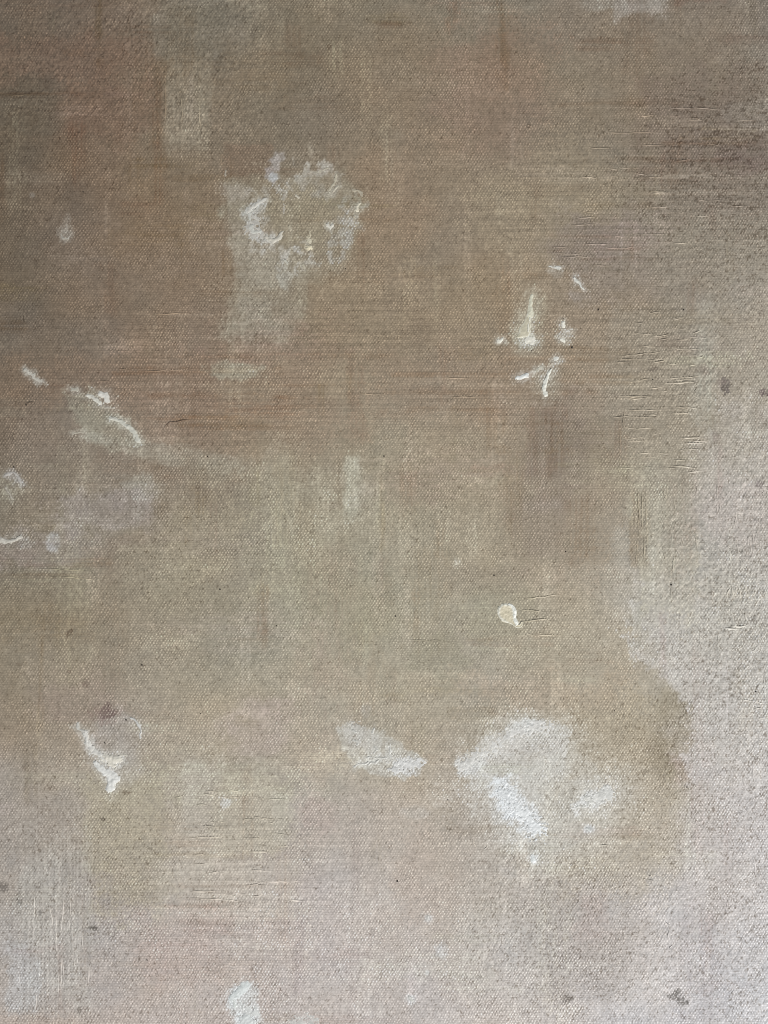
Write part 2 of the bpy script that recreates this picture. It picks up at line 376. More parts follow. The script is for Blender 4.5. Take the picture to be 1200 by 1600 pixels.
    add(E(500, 1170, 40, 50, .6, seed=73), (174, 158, 138), .4)
    add(B(280, 350, 1195, 1300, 14, 26, 14, 74), (176, 168, 154), .55)
    add(B(335, 455, 1215, 1335, 18, 18, 10, 75), (170, 160, 137), .7, .2)
    add(B(425, 455, 1240, 1320, 6, 16, 6, 76), (180, 173, 156), .6, .2)
    add(B(250, 470, 1335, 1445, 30, 16, 16, 77), (176, 167, 152), .6, .15)
    add(B(470, 520, 1240, 1310, 16, 20, 14, 78), (173, 154, 144), .48)
    add(B(225, 350, 1415, 1540, 30, 26, 24, 79), (174, 156, 145), .42)
    add(B(480, 640, 1240, 1340, 40, 30, 26, 80), (170, 158, 144), .4)
    add(B(340, 480, 1440, 1520, 40, 26, 24, 81), (180, 168, 156), .4)
    add(B(620, 720, 1290, 1450, 20, 50, 18, 82), (172, 156, 140), .45)
    add(B(700, 790, 1230, 1400, 20, 40, 18, 83), (165, 154, 140), .55)
    add(B(780, 870, 1350, 1440, 26, 26, 20, 84), (172, 163, 155), .45)
    add(B(820, 1000, 1390, 1560, 40, 40, 30, 85), (168, 159, 149), .55, .5)
    add(B(860, 960, 1300, 1390, 30, 24, 20, 86), (182, 172, 154), .5)
    add(B(905, 955, 1390, 1470, 16, 20, 12, 87), (171, 155, 146), .4)
    add(E(730, 1480, 50, 90, .6, seed=88), (188, 179, 166), .4)
    add(B(590, 640, 1440, 1620, 14, 50, 14, 89), (178, 167, 155), .4)
    # --- pale scumbles ---------------------------------------------------
    add(poly(u, v, [(347, 280), (400, 276), (430, 300), (470, 268), (535, 268), (562, 312), (556, 390), (528, 430), (484, 446),
                    (470, 500), (440, 540), (395, 520), (345, 522), (368, 450), (360, 380), (345, 330)], 12, 9, 90, 20), (153, 144, 124), .5, .3)
    add(poly(u, v, [(348, 284), (392, 292), (398, 380), (440, 400), (470, 430), (430, 450), (425, 500), (385, 505), (372, 440), (352, 350)],
             10, 7, 91, 16), (160, 153, 137), .5, .3)
    add(E(478, 345, 92, 92, .35, seed=692), (153, 144, 125), .5, .35)
    add(E(470, 348, 52, 48, .5, seed=92), (149, 137, 113), .6, .3)
    rq = np.random.RandomState(55)
    for k in range(92):
        t = rq.uniform(0, 2 * math.pi); rad = rq.normal(.86, .13)
        px, py = 476 + math.cos(t) * 86 * rad, 342 + math.sin(t) * 82 * rad
        if py > 395 and rq.rand() < .6: continue
        an = t + rq.normal(0, .7); ln = rq.uniform(3, 9)
        br = rq.uniform(.2, 1)
        add(stroke(u, v, [(px - math.cos(an) * ln, py - math.sin(an) * ln), (px + math.cos(an) * ln, py + math.sin(an) * ln)], rq.uniform(2.5, 5.5), .8, 4, 1200 + k, 6),
            (164 + 18 * br, 158 + 19 * br, 146 + 20 * br), rq.uniform(.35, .8), .65)
    add(E(365, 300, 24, 14, .5, seed=93), (160, 150, 138), .4)
    add(stroke(u, v, [(400, 318), (388, 335), (392, 352), (400, 368), (424, 374)], 9, .6, 6, 94), (180, 178, 170), .75, .5)
    add(stroke(u, v, [(424, 275), (432, 262), (438, 246)], 8, .6, 6, 95), (172, 166, 162), .7, .25)
    add(E(428, 276, 9, 7, .5, seed=96), (178, 180, 178), .7, .4)
    add(stroke(u, v, [(470, 292), (484, 270), (510, 268)], 5, .7, 7, 97), (172, 165, 152), .6, .6)
    add(stroke(u, v, [(528, 275), (524, 294), (510, 305)], 5, .7, 7, 98), (174, 168, 154), .6, .6)
    add(stroke(u, v, [(555, 300), (562, 318), (556, 340)], 4, .7, 5, 99), (172, 166, 150), .6, .6)
    add(E(515, 354, 9, 8, .6, seed=100), (186, 182, 170), .7, .5)
    add(E(446, 436, 12, 16, .6, seed=101), (172, 170, 160), .55, .4)
    add(E(486, 234, 6, 10, .6, seed=102), (158, 146, 128), .5, .6)
    add(B(352, 466, 430, 535, 34, 46, 22, 1320), (154, 145, 127), .28, .4)
    add(B(345, 440, 500, 530, 20, 12, 8, 1321), (160, 152, 134), .4, .3)
    add(B(415, 470, 690, 860, 16, 40, 10, 1322), (166, 156, 137), .4, .3)
    add(B(482, 532, 730, 860, 14, 36, 10, 1323), (168, 159, 139), .45, .3)
    add(B(566, 600, 750, 850, 10, 30, 8, 1324), (167, 157, 138), .35, .3)
    add(B(534, 566, 706, 812, 7, 22, 7, 1325), (172, 165, 147), .45, .35)
    add(E(365, 1264, 92, 84, .4, seed=1326), (174, 165, 149), .45, .3)
    add(E(368, 580, 46, 14, .45, 3, seed=103), (163, 156, 136), .75, .3)
    add(E(390, 610, 60, 16, .6, 4, seed=104), (152, 138, 116), .4, .3)
    add(E(530, 600, 40, 26, .6, seed=105), (158, 145, 121), .4)
    add(stroke(u, v, [(40, 580), (52, 588), (64, 597)], 7, .6, 5, 106), (168, 162, 150), .7, .5)
    add(E(118, 610, 14, 8, .6, seed=107), (162, 156, 144), .6, .5)
    add(poly(u, v, [(103, 612), (150, 612), (176, 645), (208, 655), (222, 690), (190, 704), (150, 694), (118, 660)], 12, 10, 108), (152, 146, 128), .7, .3)
    add(E(150, 685, 26, 8, .6, 10, seed=109), (166, 160, 146), .5, .4)
    add(E(290, 715, 95, 18, .6, 8, seed=110), (158, 150, 134), .6, .3)
    add(E(222, 762, 34, 22, .5, seed=111), (162, 156, 144), .6, .3)
    add(E(330, 740, 40, 22, .6, seed=112), (155, 145, 126), .5)
    add(E(430, 770, 50, 40, .6, seed=113), (158, 149, 129), .4)
    add(B(540, 560, 712, 806, 5, 14, 5, 114, ws=14), (177, 171, 152), .7, .35)
    add(B(490, 530, 760, 840, 12, 26, 10, 115), (168, 158, 138), .4)
    add(B(430, 460, 700, 860, 10, 40, 12, 116), (160, 150, 128), .35)
    add(B(80, 245, 765, 830, 40, 16, 16, 117), (149, 137, 130), .68, .3)
    add(B(-40, 160, 825, 885, 40, 14, 16, 118), (147, 135, 127), .6, .3)
    add(E(84, 848, 13, 16, .5, seed=119), (168, 164, 162), .75, .3)
    add(E(40, 850, 14, 10, .6, seed=120), (160, 152, 144), .6, .4)
    add(E(10, 765, 30, 26, .6, seed=121), (146, 138, 122), .5)
    add(stroke(u, v, [(12, 742), (26, 742), (34, 758)], 8, .6, 5, 122), (160, 154, 150), .65, .4)
    add(B(130, 250, 830, 900, 36, 22, 20, 123), (132, 115, 100), .45)
    add(E(240, 885, 60, 40, .6, seed=124), (160, 149, 128), .5, .2)
    add(E(320, 830, 60, 60, .6, seed=125), (158, 145, 122), .45, .2)
    add(E(300, 940, 60, 20, .6, seed=126), (142, 131, 112), .4)
    add(E(104, 365, 7, 12, .6, 20, seed=127), (148, 139, 126), .4, .5)
    add(E(50, 305, 4, 4, .6, seed=128), (150, 142, 132), .5)
    # white flecks of the upper right
    add(E(828, 508, 30, 50, .6, 8, seed=129), (164, 154, 134), .6, .3)
    add(E(826, 534, 18, 12, .6, seed=130), (190, 187, 172), .75, .5)
    add(E(855, 600, 24, 26, .6, seed=131), (170, 163, 146), .6, .4)
    add(E(842, 576, 10, 7, .6, seed=132), (174, 168, 154), .6, .4)
    add(E(870, 562, 12, 8, .6, seed=133), (174, 168, 154), .6, .4)
    add(E(880, 528, 13, 9, .6, seed=134), (174, 168, 154), .65, .4)
    add(E(880, 508, 7, 8, .6, seed=135), (180, 175, 160), .5, .4)
    add(E(782, 534, 10, 7, .6, seed=136), (176, 170, 156), .6, .4)
    add(E(868, 424, 13, 9, .6, 20, seed=137), (172, 164, 150), .6, .7)
    add(stroke(u, v, [(898, 435), (906, 444), (912, 454)], 5, .7, 3, 138), (172, 162, 150), .55, .6)
    add(E(905, 462, 16, 8, .6, seed=139), (160, 150, 142), .45)
    # --- lower pale clouds ------------------------------------------------
    add(poly(u, v, [(522, 1138), (545, 1124), (560, 1134), (600, 1142), (630, 1165), (664, 1186), (658, 1212), (625, 1216),
                    (590, 1212), (555, 1196), (534, 1170)], 5, 6, 140, 13), (187, 183, 173), .78, .45)
    add(E(638, 1198, 24, 14, .5, 12, seed=141), (205, 204, 200), .75, .5)
    add(E(560, 1150, 36, 16, .6, 30, seed=142), (184, 180, 172), .4, .4)
    add(E(572, 1110, 8, 10, .6, seed=143), (176, 172, 164), .5, .4)
    add(E(650, 1270, 22, 9, .6, seed=144), (182, 176, 166), .5, .5)
    add(poly(u, v, [(714, 1196), (742, 1166), (772, 1150), (800, 1130), (848, 1122), (878, 1138), (888, 1190), (866, 1226), (854, 1290),
                    (838, 1322), (800, 1296), (764, 1250), (738, 1226)], 5, 8, 145, 15), (197, 192, 182), .66, .4)
    add(poly(u, v, [(718, 1196), (745, 1170), (766, 1184), (790, 1140), (820, 1128), (850, 1136), (846, 1170), (800, 1200), (770, 1222), (740, 1216)],
             9, 8, 146, 16), (202, 200, 193), .55, .4)
    add(E(850, 1240, 125, 115, .45, seed=745), (190, 185, 174), .62, .35)
    add(E(800, 1195, 90, 66, .45, -30, seed=746), (197, 192, 182), .4, .35)
    add(E(905, 1300, 60, 60, .7, seed=747), (190, 183, 168), .4, .3)
    add(E(810, 1270, 44, 62, .6, -32, seed=748), (200, 198, 191), .5, .4)
    for k, (x, y, rx, ry) in enumerate([(738, 1196, 27, 20), (782, 1166, 28, 24), (826, 1146, 34, 24), (866, 1158, 24, 28), (850, 1205, 40, 30), (905, 1250, 46, 30),
                                        (936, 1240, 22, 22), (800, 1215, 40, 26), (870, 1300, 50, 34)]):
        add(E(x, y, rx, ry, .24, seed=1300 + k, warp=.30), (199 - (k > 3) * 5, 195 - (k > 3) * 5, 187 - (k > 3) * 7), .62, .45)
    add(stroke(u, v, [(786, 1232), (806, 1262), (830, 1290)], 18, .6, 8, 147), (214, 217, 217), .85, .35)
    add(E(836, 1286, 12, 18, .6, seed=148), (208, 209, 206), .6, .4)
    add(E(740, 1196, 24, 9, .6, -32, seed=149), (206, 206, 202), .6, .4)
    add(E(820, 1136, 26, 9, .6, -12, seed=150), (204, 204, 200), .5, .4)
    add(poly(u, v, [(850, 1220), (955, 1225), (960, 1300), (930, 1345), (850, 1350), (830, 1300)], 26, 12, 151), (186, 179, 164), .5, .3)
    add(stroke(u, v, [(902, 1262), (922, 1250), (948, 1238)], 9, .7, 8, 152), (204, 203, 198), .75, .6)
    add(E(919, 1296, 7, 6, .6, seed=153), (200, 202, 200), .6, .5)
    add(E(834, 1343, 5, 8, .5, seed=154), (214, 216, 214), .8, .3)
    # --- left figure ---------------------------------------------------------
    add(E(178, 1160, 44, 42, .5, 30, seed=155), (164, 156, 148), .6, .35)
    add(E(200, 1195, 26, 34, .6, seed=156), (166, 158, 146), .45, .3)
    add(stroke(u, v, [(124, 1138), (140, 1165), (166, 1188), (188, 1190)], 10, .6, 5, 157), (188, 186, 178), .42, .6)
    add(stroke(u, v, [(150, 1196), (172, 1212), (176, 1228)], 9, .6, 4, 158), (192, 192, 187), .42, .5)
    add(E(352, 1255, 9, 8, .5, seed=159), (196, 196, 192), .65, .3)
    add(poly(u, v, [(384, 1538), (404, 1548), (404, 1600), (366, 1604), (358, 1566)], 8, 5, 160), (196, 197, 192), .65, .4)
    add(stroke(u, v, [(384, 1541), (368, 1554), (361, 1566)], 9, .5, 4, 161), (212, 216, 214), .8, .2)
    add(E(385, 1594, 14, 14, .5, seed=162), (210, 214, 212), .75, .3)
    add(E(474, 1596, 16, 9, .6, seed=163), (198, 196, 190), .6, .5)
    for k, (x, y, r) in enumerate([(668, 1436, 6), (643, 1562, 7), (690, 1486, 12), (668, 1520, 4)]):
        add(E(x, y, r, r, .6, seed=164 + k), (200, 200, 197), .6, .4)
    # thin smears dragged out of the thick dabs
    for (pts, a_, b_), col, seed in SMEARS:
        w = max(a_, b_)
        if seed < 703 or seed >= 1400: continue
        add(stroke(u, v, pts, w * 2.0 + 3, .9, 4, 2500 + seed % 200, 7), col, .15 if 740 <= seed < 930 else .32, .55)
    return L

def stains(u, v):
    """dark marks with a shape of their own"""
    S = []
    E = lambda *a, **k: ell(u, v, *a, **k)
    for k, (x, y, rx, ry, c, o) in enumerate([
            (166, 1114, 11, 9, (100, 84, 82), .75), (170, 1101, 6, 5, (112, 96, 90), .6), (160, 1118, 20, 14, (140, 120, 112), .4),
            (1134, 602, 8, 11, (112, 104, 100), .85), (1126, 597, 9, 6, (130, 118, 112), .5), (1195, 613, 9, 5, (118, 106, 104), .8),
            (1119, 683, 6, 8, (142, 130, 122), .6), (1186, 757, 6, 7, (128, 120, 118), .6), (1172, 568, 10, 4, (140, 130, 118), .4),
            (1100, 578, 8, 9, (138, 124, 114), .5), (1052, 1556, 9, 4, (128, 124, 120), .8), (1066, 1564, 8, 6, (112, 108, 104), .85),
            (1060, 1550, 5, 5, (120, 116, 112), .8), (1070, 1590, 4, 3, (140, 134, 130), .6), (888, 1560, 7, 6, (124, 118, 112), .7),
            (882, 1560, 10, 8, (150, 142, 134), .5), (148, 1451, 5, 5, (94, 90, 84), .85), (141, 1451, 3, 3, (104, 100, 94), .7),
            (4, 1386, 10, 7, (110, 104, 98), .7), (30, 1409, 4, 5, (116, 112, 106), .7), (62, 1425, 3, 4, (118, 114, 108), .7),
            (197, 1238, 7, 3, (118, 106, 90), .7), (108, 990, 5, 6, (96, 82, 68), .7), (112, 984, 4, 2, (96, 82, 68), .6),
            (160, 1280, 4, 3, (92, 84, 76), .75), (201, 1279, 4, 3, (118, 108, 92), .6), (108, 1050, 4, 3, (106, 92, 80), .5),
            (30, 1038, 4, 3, (104, 90, 76), .5), (222, 1040, 4, 2, (104, 92, 78), .5), (134, 1068, 6, 5, (112, 96, 86), .5),
            (38, 1200, 4, 4, (118, 104, 92), .5), (514, 74, 4, 4, (92, 78, 64), .6), (124, 1578, 4, 6, (118, 112, 104), .7),
            (1020, 577, 8, 3, (116, 106, 96), .6), (1008, 1206, 4, 6, (140, 130, 116), .5), (907, 1421, 3, 3, (140, 132, 124), .5)]):
        S.append((E(x, y, rx, ry, .4, warp=.5, seed=400 + k, ws=4), c, o))
    # sooty worn flecks where the pale coat missed the dips, thickest in these places
    dens = (0.30 * ell(u, v, 290, 60, 120, 120, .7, seed=450) + 0.6 * ell(u, v, 1130, 290, 170, 170, .6, seed=451) +
            0.35 * ell(u, v, 400, 480, 60, 80, .7, seed=452) + 0.35 * ell(u, v, 270, 870, 90, 70, .7, seed=453) +
            0.40 * ell(u, v, 100, 1420, 130, 170, .7, seed=454) + 0.35 * ell(u, v, 860, 1220, 150, 130, .7, seed=455) +
            0.55 * ell(u, v, 900, 1470, 160, 120, .7, seed=456) + 0.45 * ell(u, v, 1130, 1130, 120, 320, .7, seed=457) +
            0.30 * ell(u, v, 390, 1570, 60, 60, .7, seed=458) + 0.25 * ell(u, v, 300, 1400, 180, 90, .7, seed=459) +
            0.25 * ell(u, v, 60, 120, 160, 160, .7, seed=460) + 0.25 * sstep(1020, 1190, u) + 0.22 * sstep(1400, 1590, v) + 0.12)
    return S, dens

def seen_colour(u, v, hw):
    """paint colour at canvas points; hw is the weave height -1..1"""
    c = ground_tone(u, v)
    grain = vn(u, v, 3.1, 3.3, 501) * 0.6 + vn(u, v, 1.7, 1.9, 502) * 0.5
    weft = vn(u, v, 95, 2.6, 503); warp = vn(u, v, 2.4, 80, 504)
    # soft drifts between warm and grey-green paint
    d1 = fbm(u, v, 130, 505, 4); d2 = fbm(u, v, 60, 506, 4); d3 = fbm(u, v, 22, 507, 3)
    c = c + d1[..., None] * np.array((2.5, .8, -1.8)) + d2[..., None] * np.array((3.5, 2.0, 1.0)) + d3[..., None] * np.array((2.4, 2.2, 2.0)) + fbm(u, v, 9, 508, 2)[..., None] * np.array((3.2, 3.0, 2.8))
    shp = c.shape; c = c.reshape(-1, 3)
    gf, wf, rf, df, hf = grain.ravel(), weft.ravel(), warp.ravel(), d3.ravel(), np.broadcast_to(hw, np.shape(u)).ravel()
    for m, col, o, grip in layers(u, v):
        if o <= 0: continue
        m = m.ravel(); q = np.flatnonzero(m > .01)
        if not len(q): continue
        m = m[q]
        mm = sstep(0.08, 0.95, m + (grip * hf[q] * 0.55 + 0.42 * gf[q] + 0.12 * wf[q] + 0.08 * rf[q] + .16 * df[q]) * (1 - 0.45 * m))
        a = ((mm * (0.62 + 0.38 * sstep(-.9, .7, df[q] + .8 * gf[q] + .3 * hf[q] * grip))) * o)[:, None]
        c[q] = c[q] * (1 - a) + (np.array(col, float) + tone(v.ravel()[q]) * .75) * a
    # crossing dry-brush drags all over, laid wet over dry
    rq = np.random.RandomState(77)
    uf, vf = u.ravel(), v.ravel()
    laid = [(548, 760, 11, 54, 1, 15), (508, 800, 17, 50, 1, 10), (462, 780, 13, 74, 1, 9), (430, 825, 16, 52, 1, 9), (584, 800, 11, 60, 1, 7), (626, 790, 13, 50, 1, 7),
            (690, 832, 15, 50, 1, 8), (736, 845, 17, 46, 1, 10), (400, 770, 14, 46, 1, 8), (480, 850, 26, 26, 1, 8), (640, 860, 22, 36, 1, 6), (770, 660, 20, 60, 1, -7),
            (640, 765, 18, 34, 1, -9), (800, 760, 22, 70, 1, -6), (868, 690, 26, 80, 1, -10), (905, 820, 24, 60, 1, -8), (292, 165, 36, 66, 1, 6), (244, 175, 9, 66, 1, -9),
            (270, 580, 150, 7, 0, -9), (430, 556, 170, 6, 0, -8), (330, 618, 130, 6, 0, -9), (280, 652, 90, 5, 0, -9), (500, 602, 150, 6, 0, -7), (360, 668, 110, 5, 0, -8),
            (420, 640, 150, 5, 0, 7), (300, 600, 130, 4, 0, 8), (460, 580, 120, 4, 0, 7), (300, 492, 110, 3, 0, 8), (380, 530, 120, 4, 0, 7), (250, 686, 80, 4, 0, 7),
            (700, 585, 140, 7, 0, -9), (780, 612, 150, 6, 0, -9), (720, 640, 120, 5, 0, -7), (860, 560, 100, 5, 0, -6), (690, 600, 110, 4, 0, 7), (800, 630, 110, 4, 0, 7),
            (120, 815, 110, 14, 0, 8), (90, 880, 120, 8, 0, -8), (160, 850, 90, 6, 0, 8), (60, 900, 90, 6, 0, -7), (150, 905, 90, 4, 0, 7), (200, 780, 60, 8, 0, 7),
            (940, 388, 90, 6, 0, -10), (970, 405, 80, 5, 0, -9), (910, 370, 70, 6, 0, -8), (1060, 250, 130, 5, 0, -9), (1110, 225, 110, 5, 0, -10), (1100, 275, 120, 5, 0, 9),
            (1130, 300, 100, 5, 0, 9), (1050, 210, 110, 4, 0, 7), (980, 160, 110, 7, 0, -6), (1150, 330, 90, 6, 0, 8), (1160, 200, 60, 5, 0, 9), (880, 430, 90, 6, 0, -6),
            (360, 1360, 110, 6, 0, 9), (340, 1385, 100, 5, 0, -8), (380, 1402, 110, 6, 0, 9), (330, 1425, 110, 6, 0, 8), (300, 1415, 90, 4, 0, -8), (390, 1440, 100, 5, 0, -6),
            (80, 1440, 14, 110, 1, 8), (115, 1480, 10, 90, 1, 7), (60, 1500, 12, 70, 1, 8), (95, 1520, 5, 60, 1, -9), (130, 1450, 6, 90, 1, -6), (60, 148, 80, 5, 0, -9), (40, 160, 60, 8, 0, 5)]
    for k in range(-len(laid), 420):
        big = 0 <= k < 70
        cx, cy = rq.uniform(-60, 1260), rq.uniform(-60, 1660)
        upright = rq.rand() < (.75 if (430 < cx < 820 and 600 < cy < 950) or cx > 980 or (cx < 160 and cy > 1200) else .42)
        ln = rq.uniform(70, 170) if big else rq.uniform(25, 90)
        wd = rq.uniform(22, 50) if big else rq.uniform(5, 17)
        pale = rq.rand() < .58
        amt = rq.uniform(3, 8) if big else rq.uniform(4, 12)
        tint = (np.array((1.0, 1.02, .95)) if pale else np.array((-.8, -1.0, -1.1))) * amt * .8 + rq.normal(0, .55, 3)
        if k < 0:
            cx, cy, hx0, hy0, upright, amt = laid[-k - 1]
            pale = amt > 0; ln, wd = (hy0, hx0) if upright else (hx0, hy0)
            tint = (np.array((1.0, 1.03, .98)) if pale else np.array((-.75, -1.0, -1.1))) * abs(amt)
        sd = 800 + k % 40
        hx, hy = (wd, ln) if upright else (ln, wd)
        q = np.flatnonzero((np.abs(uf - cx) < hx * 1.25) & (np.abs(vf - cy) < hy * 1.25))
        if not len(q): continue
        a_, b_ = uf[q], vf[q]
        n = fbm(a_, b_, 18, sd, 2) * .34
        m = sstep(1.2, .35, np.abs(a_ - cx) / hx + n) * sstep(1.2, .3, np.abs(b_ - cy) / hy + n) if not upright else \
            sstep(1.2, .3, np.abs(a_ - cx) / hx + n) * sstep(1.2, .35, np.abs(b_ - cy) / hy + n)
        fib = vn(a_, b_, 2.3, 60, sd + 1) if upright else vn(a_, b_, 60, 2.3, sd + 1)
        m = m * sstep(-.55, .75, .75 * fib + .5 * gf[q] + .5 * hf[q] * (1 if pale else -.6) + .1)
        c[q] += m[:, None] * tint * 1.5
    c = c.reshape(shp)
    # brushed streaks
    hs = ell(u, v, 330, 590, 420, 130, .6, seed=510) + ell(u, v, 950, 300, 300, 170, .6, seed=511) + ell(u, v, 800, 590, 260, 90, .6, seed=512) + \
         ell(u, v, 370, 1370, 200, 110, .5, seed=513) + ell(u, v, 120, 840, 200, 70, .6, seed=514)
    vs = ell(u, v, 620, 780, 260, 130, .6, seed=515) + ell(u, v, 90, 1460, 90, 180, .5, seed=516) + ell(u, v, 1000, 830, 60, 140, .6, seed=517) + \
         ell(u, v, 290, 160, 60, 100, .5, seed=518)
    hst = vn(u, v, 150, 3.2, 519) * .6 + vn(u, v, 60, 1.9, 520) * .6
    vst = vn(u, v, 3.2, 110, 521) * .6 + vn(u, v, 1.9, 50, 522) * .6
    c = c * (1 + 0.010 * weft + 0.008 * warp + 0.050 * hst * np.clip(hs, 0, 1) + 0.030 * vst * np.clip(vs, 0, 1) + 0.10 * grain)[..., None]
    S, dens = stains(u, v)
    c = c.reshape(-1, 3)
    for m, col, o in S:
        m = m.ravel(); q = np.flatnonzero(m > .02)
        if not len(q): continue
        a = (sstep(0.25, 0.75, m[q] * .95 + 0.5 * gf[q] - 0.35 * hf[q]) * o * (.35 + .65 * sstep(-.5, .6, gf[q] - .8 * hf[q])))[:, None]
        c[q] = c[q] * (1 - a) + np.array(col, float) * a
    c = c.reshape(shp)
    # pale thread tops and darker dips: scumble and wash, plus relief shading put into colour
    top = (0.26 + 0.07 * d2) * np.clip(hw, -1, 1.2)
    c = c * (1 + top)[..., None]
    fl = 1.15 * vn(u, v, 1.6, 1.9, 530) + 0.35 * vn(u, v, 4.5, 3.2, 531) - 0.45 * hw
    fl = fl + .75 * vn(u, v, 9, 2.3, 533) * box(u, v, 1010, 1300, 90, 440, 60, 60, 30, 534) * (1 + .5 * d3)
    fm = sstep(0.70, 1.6, fl + 0.65 * dens) * 0.62
    c = c * (1 - fm[..., None] * np.array((.42, .46, .50)))
    return c
def pigment(u, v, hw):
    seen = lin(seen_colour(u, v, hw))
    r = (seen - light_gloss(u, v)) / light_gain(u, v)
    return np.clip(r, 0.01, 0.86)

def coat(u, v):
    """how thickly the weave is buried, 0..1, and how lumpy the dried paint is"""
    f = 0.30 + 0.18 * fbm(u, v, 120, 601, 3)
    def up(m, x): return np.maximum(f, m * x)
    f = up(box(u, v, 30, 148, 1320, 1580, 16, 80, 10, 602), .86)
    f = up(box(u, v, 250, 470, 1335, 1440, 30, 20, 14, 603), .80)
    f = up(box(u, v, 335, 455, 1215, 1335, 20, 20, 10, 604), .65)
    f = up(box(u, v, 250, 332, 85, 235, 8, 25, 6, 605), .80)
    f = up(box(u, v, -90, 420, -90, 220, 50, 50, 30, 606), .68)
    f = up(poly(u, v, RIGHT_EDGE, 60, 30, 60), .34)
    f = up(box(u, v, 1084, 1120, 470, 660, 8, 20, 8, 607), .85)
    f = up(ell(u, v, 400, 430, 50, 130, .5, seed=608), .75)
    f = up(ell(u, v, 800, 1200, 90, 80, .5, seed=609), .62)
    f = up(ell(u, v, 260, 870, 70, 60, .6, seed=610), .60)
    f = up(ell(u, v, 1060, 880, 70, 120, .6, seed=611), .72)
    lump = 0.25 + 0.75 * np.clip(.85 * poly(u, v, RIGHT_EDGE, 80, 40, 60, 60) + 0.8 * ell(u, v, 1020, 560, 100, 110, .6, seed=612) +
           0.7 * ell(u, v, 900, 1440, 180, 160, .6, seed=613) + 0.8 * box(u, v, -90, 420, -90, 220, 60, 50, 30, 614) +
           0.5 * ell(u, v, 460, 330, 100, 90, .5, seed=615) + .6 * ell(u, v, 1130, 300, 130, 150, .6, seed=616), 0, 1)
    return np.clip(f, 0, .92), lump

# ------------------------------------------------------------------ helpers that make objects
def mesh_object(name, verts, faces, mat, parent, cols=None, gloss=None, far=None):
    me = bpy.data.meshes.new(name)
    verts = np.asarray(verts, np.float32); faces = np.asarray(faces, np.int32)
    me.vertices.add(len(verts)); me.vertices.foreach_set('co', verts.ravel())
    k = faces.shape[1]
    me.loops.add(faces.size); me.loops.foreach_set('vertex_index', faces.ravel())
    me.polygons.add(len(faces)); me.polygons.foreach_set('loop_start', np.arange(0, faces.size, k, dtype=np.int32))
    me.polygons.foreach_set('loop_total', np.full(len(faces), k, np.int32))
    me.polygons.foreach_set('use_smooth', np.ones(len(faces), bool))
    me.update(calc_edges=True)
    if cols is not None:
        a = me.attributes.new('pigment', 'FLOAT_COLOR', 'POINT')
        buf = np.ones((len(verts), 4), np.float32); buf[:, :3] = cols
        a.data.foreach_set('color', buf.ravel())
    for nm, arr in (('gloss', gloss), ('far', far)):
        if arr is not None:
            a = me.attributes.new(nm, 'FLOAT', 'POINT'); a.data.foreach_set('value', np.asarray(arr, np.float32))
    me.materials.append(mat)
    o = bpy.data.objects.new(name, me); COL.objects.link(o)
    o.parent = parent
    return o

def paint_material(name, rough, bump, canvas=False, spec=0.5):
    m = bpy.data.materials.new(name); m.use_nodes = True
    nt = m.node_tree; N = nt.nodes; Lk = nt.links
    b = N['Principled BSDF']
    at = N.new('ShaderNodeAttribute'); at.attribute_name = 'pigment'
    tc = N.new('ShaderNodeTexCoord')
    nz = N.new('ShaderNodeTexNoise'); nz.inputs['Scale'].default_value = 2600; nz.inputs['Detail'].default_value = 3
    Lk.new(tc.outputs['Object'], nz.inputs['Vector'])
    mr = N.new('ShaderNodeMapRange'); mr.inputs[1].default_value = .3; mr.inputs[2].default_value = .7
    mr.inputs[3].default_value = .95; mr.inputs[4].default_value = 1.05
    Lk.new(nz.outputs['Fac'], mr.inputs[0])
    mx = N.new('ShaderNodeVectorMath'); mx.operation = 'SCALE'
    Lk.new(at.outputs['Color'], mx.inputs[0]); Lk.new(mr.outputs[0], mx.inputs['Scale'])
    Lk.new(mx.outputs[0], b.inputs['Base Color'])
    b.inputs['Specular IOR Level'].default_value = spec
    if canvas:
        ag = N.new('ShaderNodeAttribute'); ag.attribute_name = 'gloss'
        rr = N.new('ShaderNodeMapRange'); rr.inputs[3].default_value = rough; rr.inputs[4].default_value = rough - .22
        Lk.new(ag.outputs['Fac'], rr.inputs[0]); Lk.new(rr.outputs[0], b.inputs['Roughness'])
    else:
        b.inputs['Roughness'].default_value = rough
    h = nz.outputs['Fac']
    bm = N.new('ShaderNodeBump'); bm.inputs['Strength'].default_value = bump; bm.inputs['Distance'].default_value = 0.00006
    Lk.new(h, bm.inputs['Height'])
    last = bm
    if canvas:
        # beyond the finely built middle the threads carry on as relief in the material
        sp = N.new('ShaderNodeSeparateXYZ'); Lk.new(tc.outputs['Object'], sp.inputs[0])
        ws = []
        for ax, pitch in ((0, 2.4), (1, 3.75)):
            mu = N.new('ShaderNodeMath'); mu.operation = 'MULTIPLY'; mu.inputs[1].default_value = math.pi / (pitch * PX)
            Lk.new(sp.outputs[ax], mu.inputs[0])
            co = N.new('ShaderNodeMath'); co.operation = 'COSINE'; Lk.new(mu.outputs[0], co.inputs[0]); ws.append(co)
        pr = N.new('ShaderNodeMath'); pr.operation = 'MULTIPLY'; Lk.new(ws[0].outputs[0], pr.inputs[0]); Lk.new(ws[1].outputs[0], pr.inputs[1])
        af = N.new('ShaderNodeAttribute'); af.attribute_name = 'far'
        b2 = N.new('ShaderNodeBump'); b2.inputs['Distance'].default_value = 0.00005
        Lk.new(af.outputs['Fac'], b2.inputs['Strength']); Lk.new(pr.outputs[0], b2.inputs['Height']); Lk.new(bm.outputs[0], b2.inputs['Normal'])
        last = b2
    Lk.new(last.outputs[0], b.inputs['Normal'])
    return m

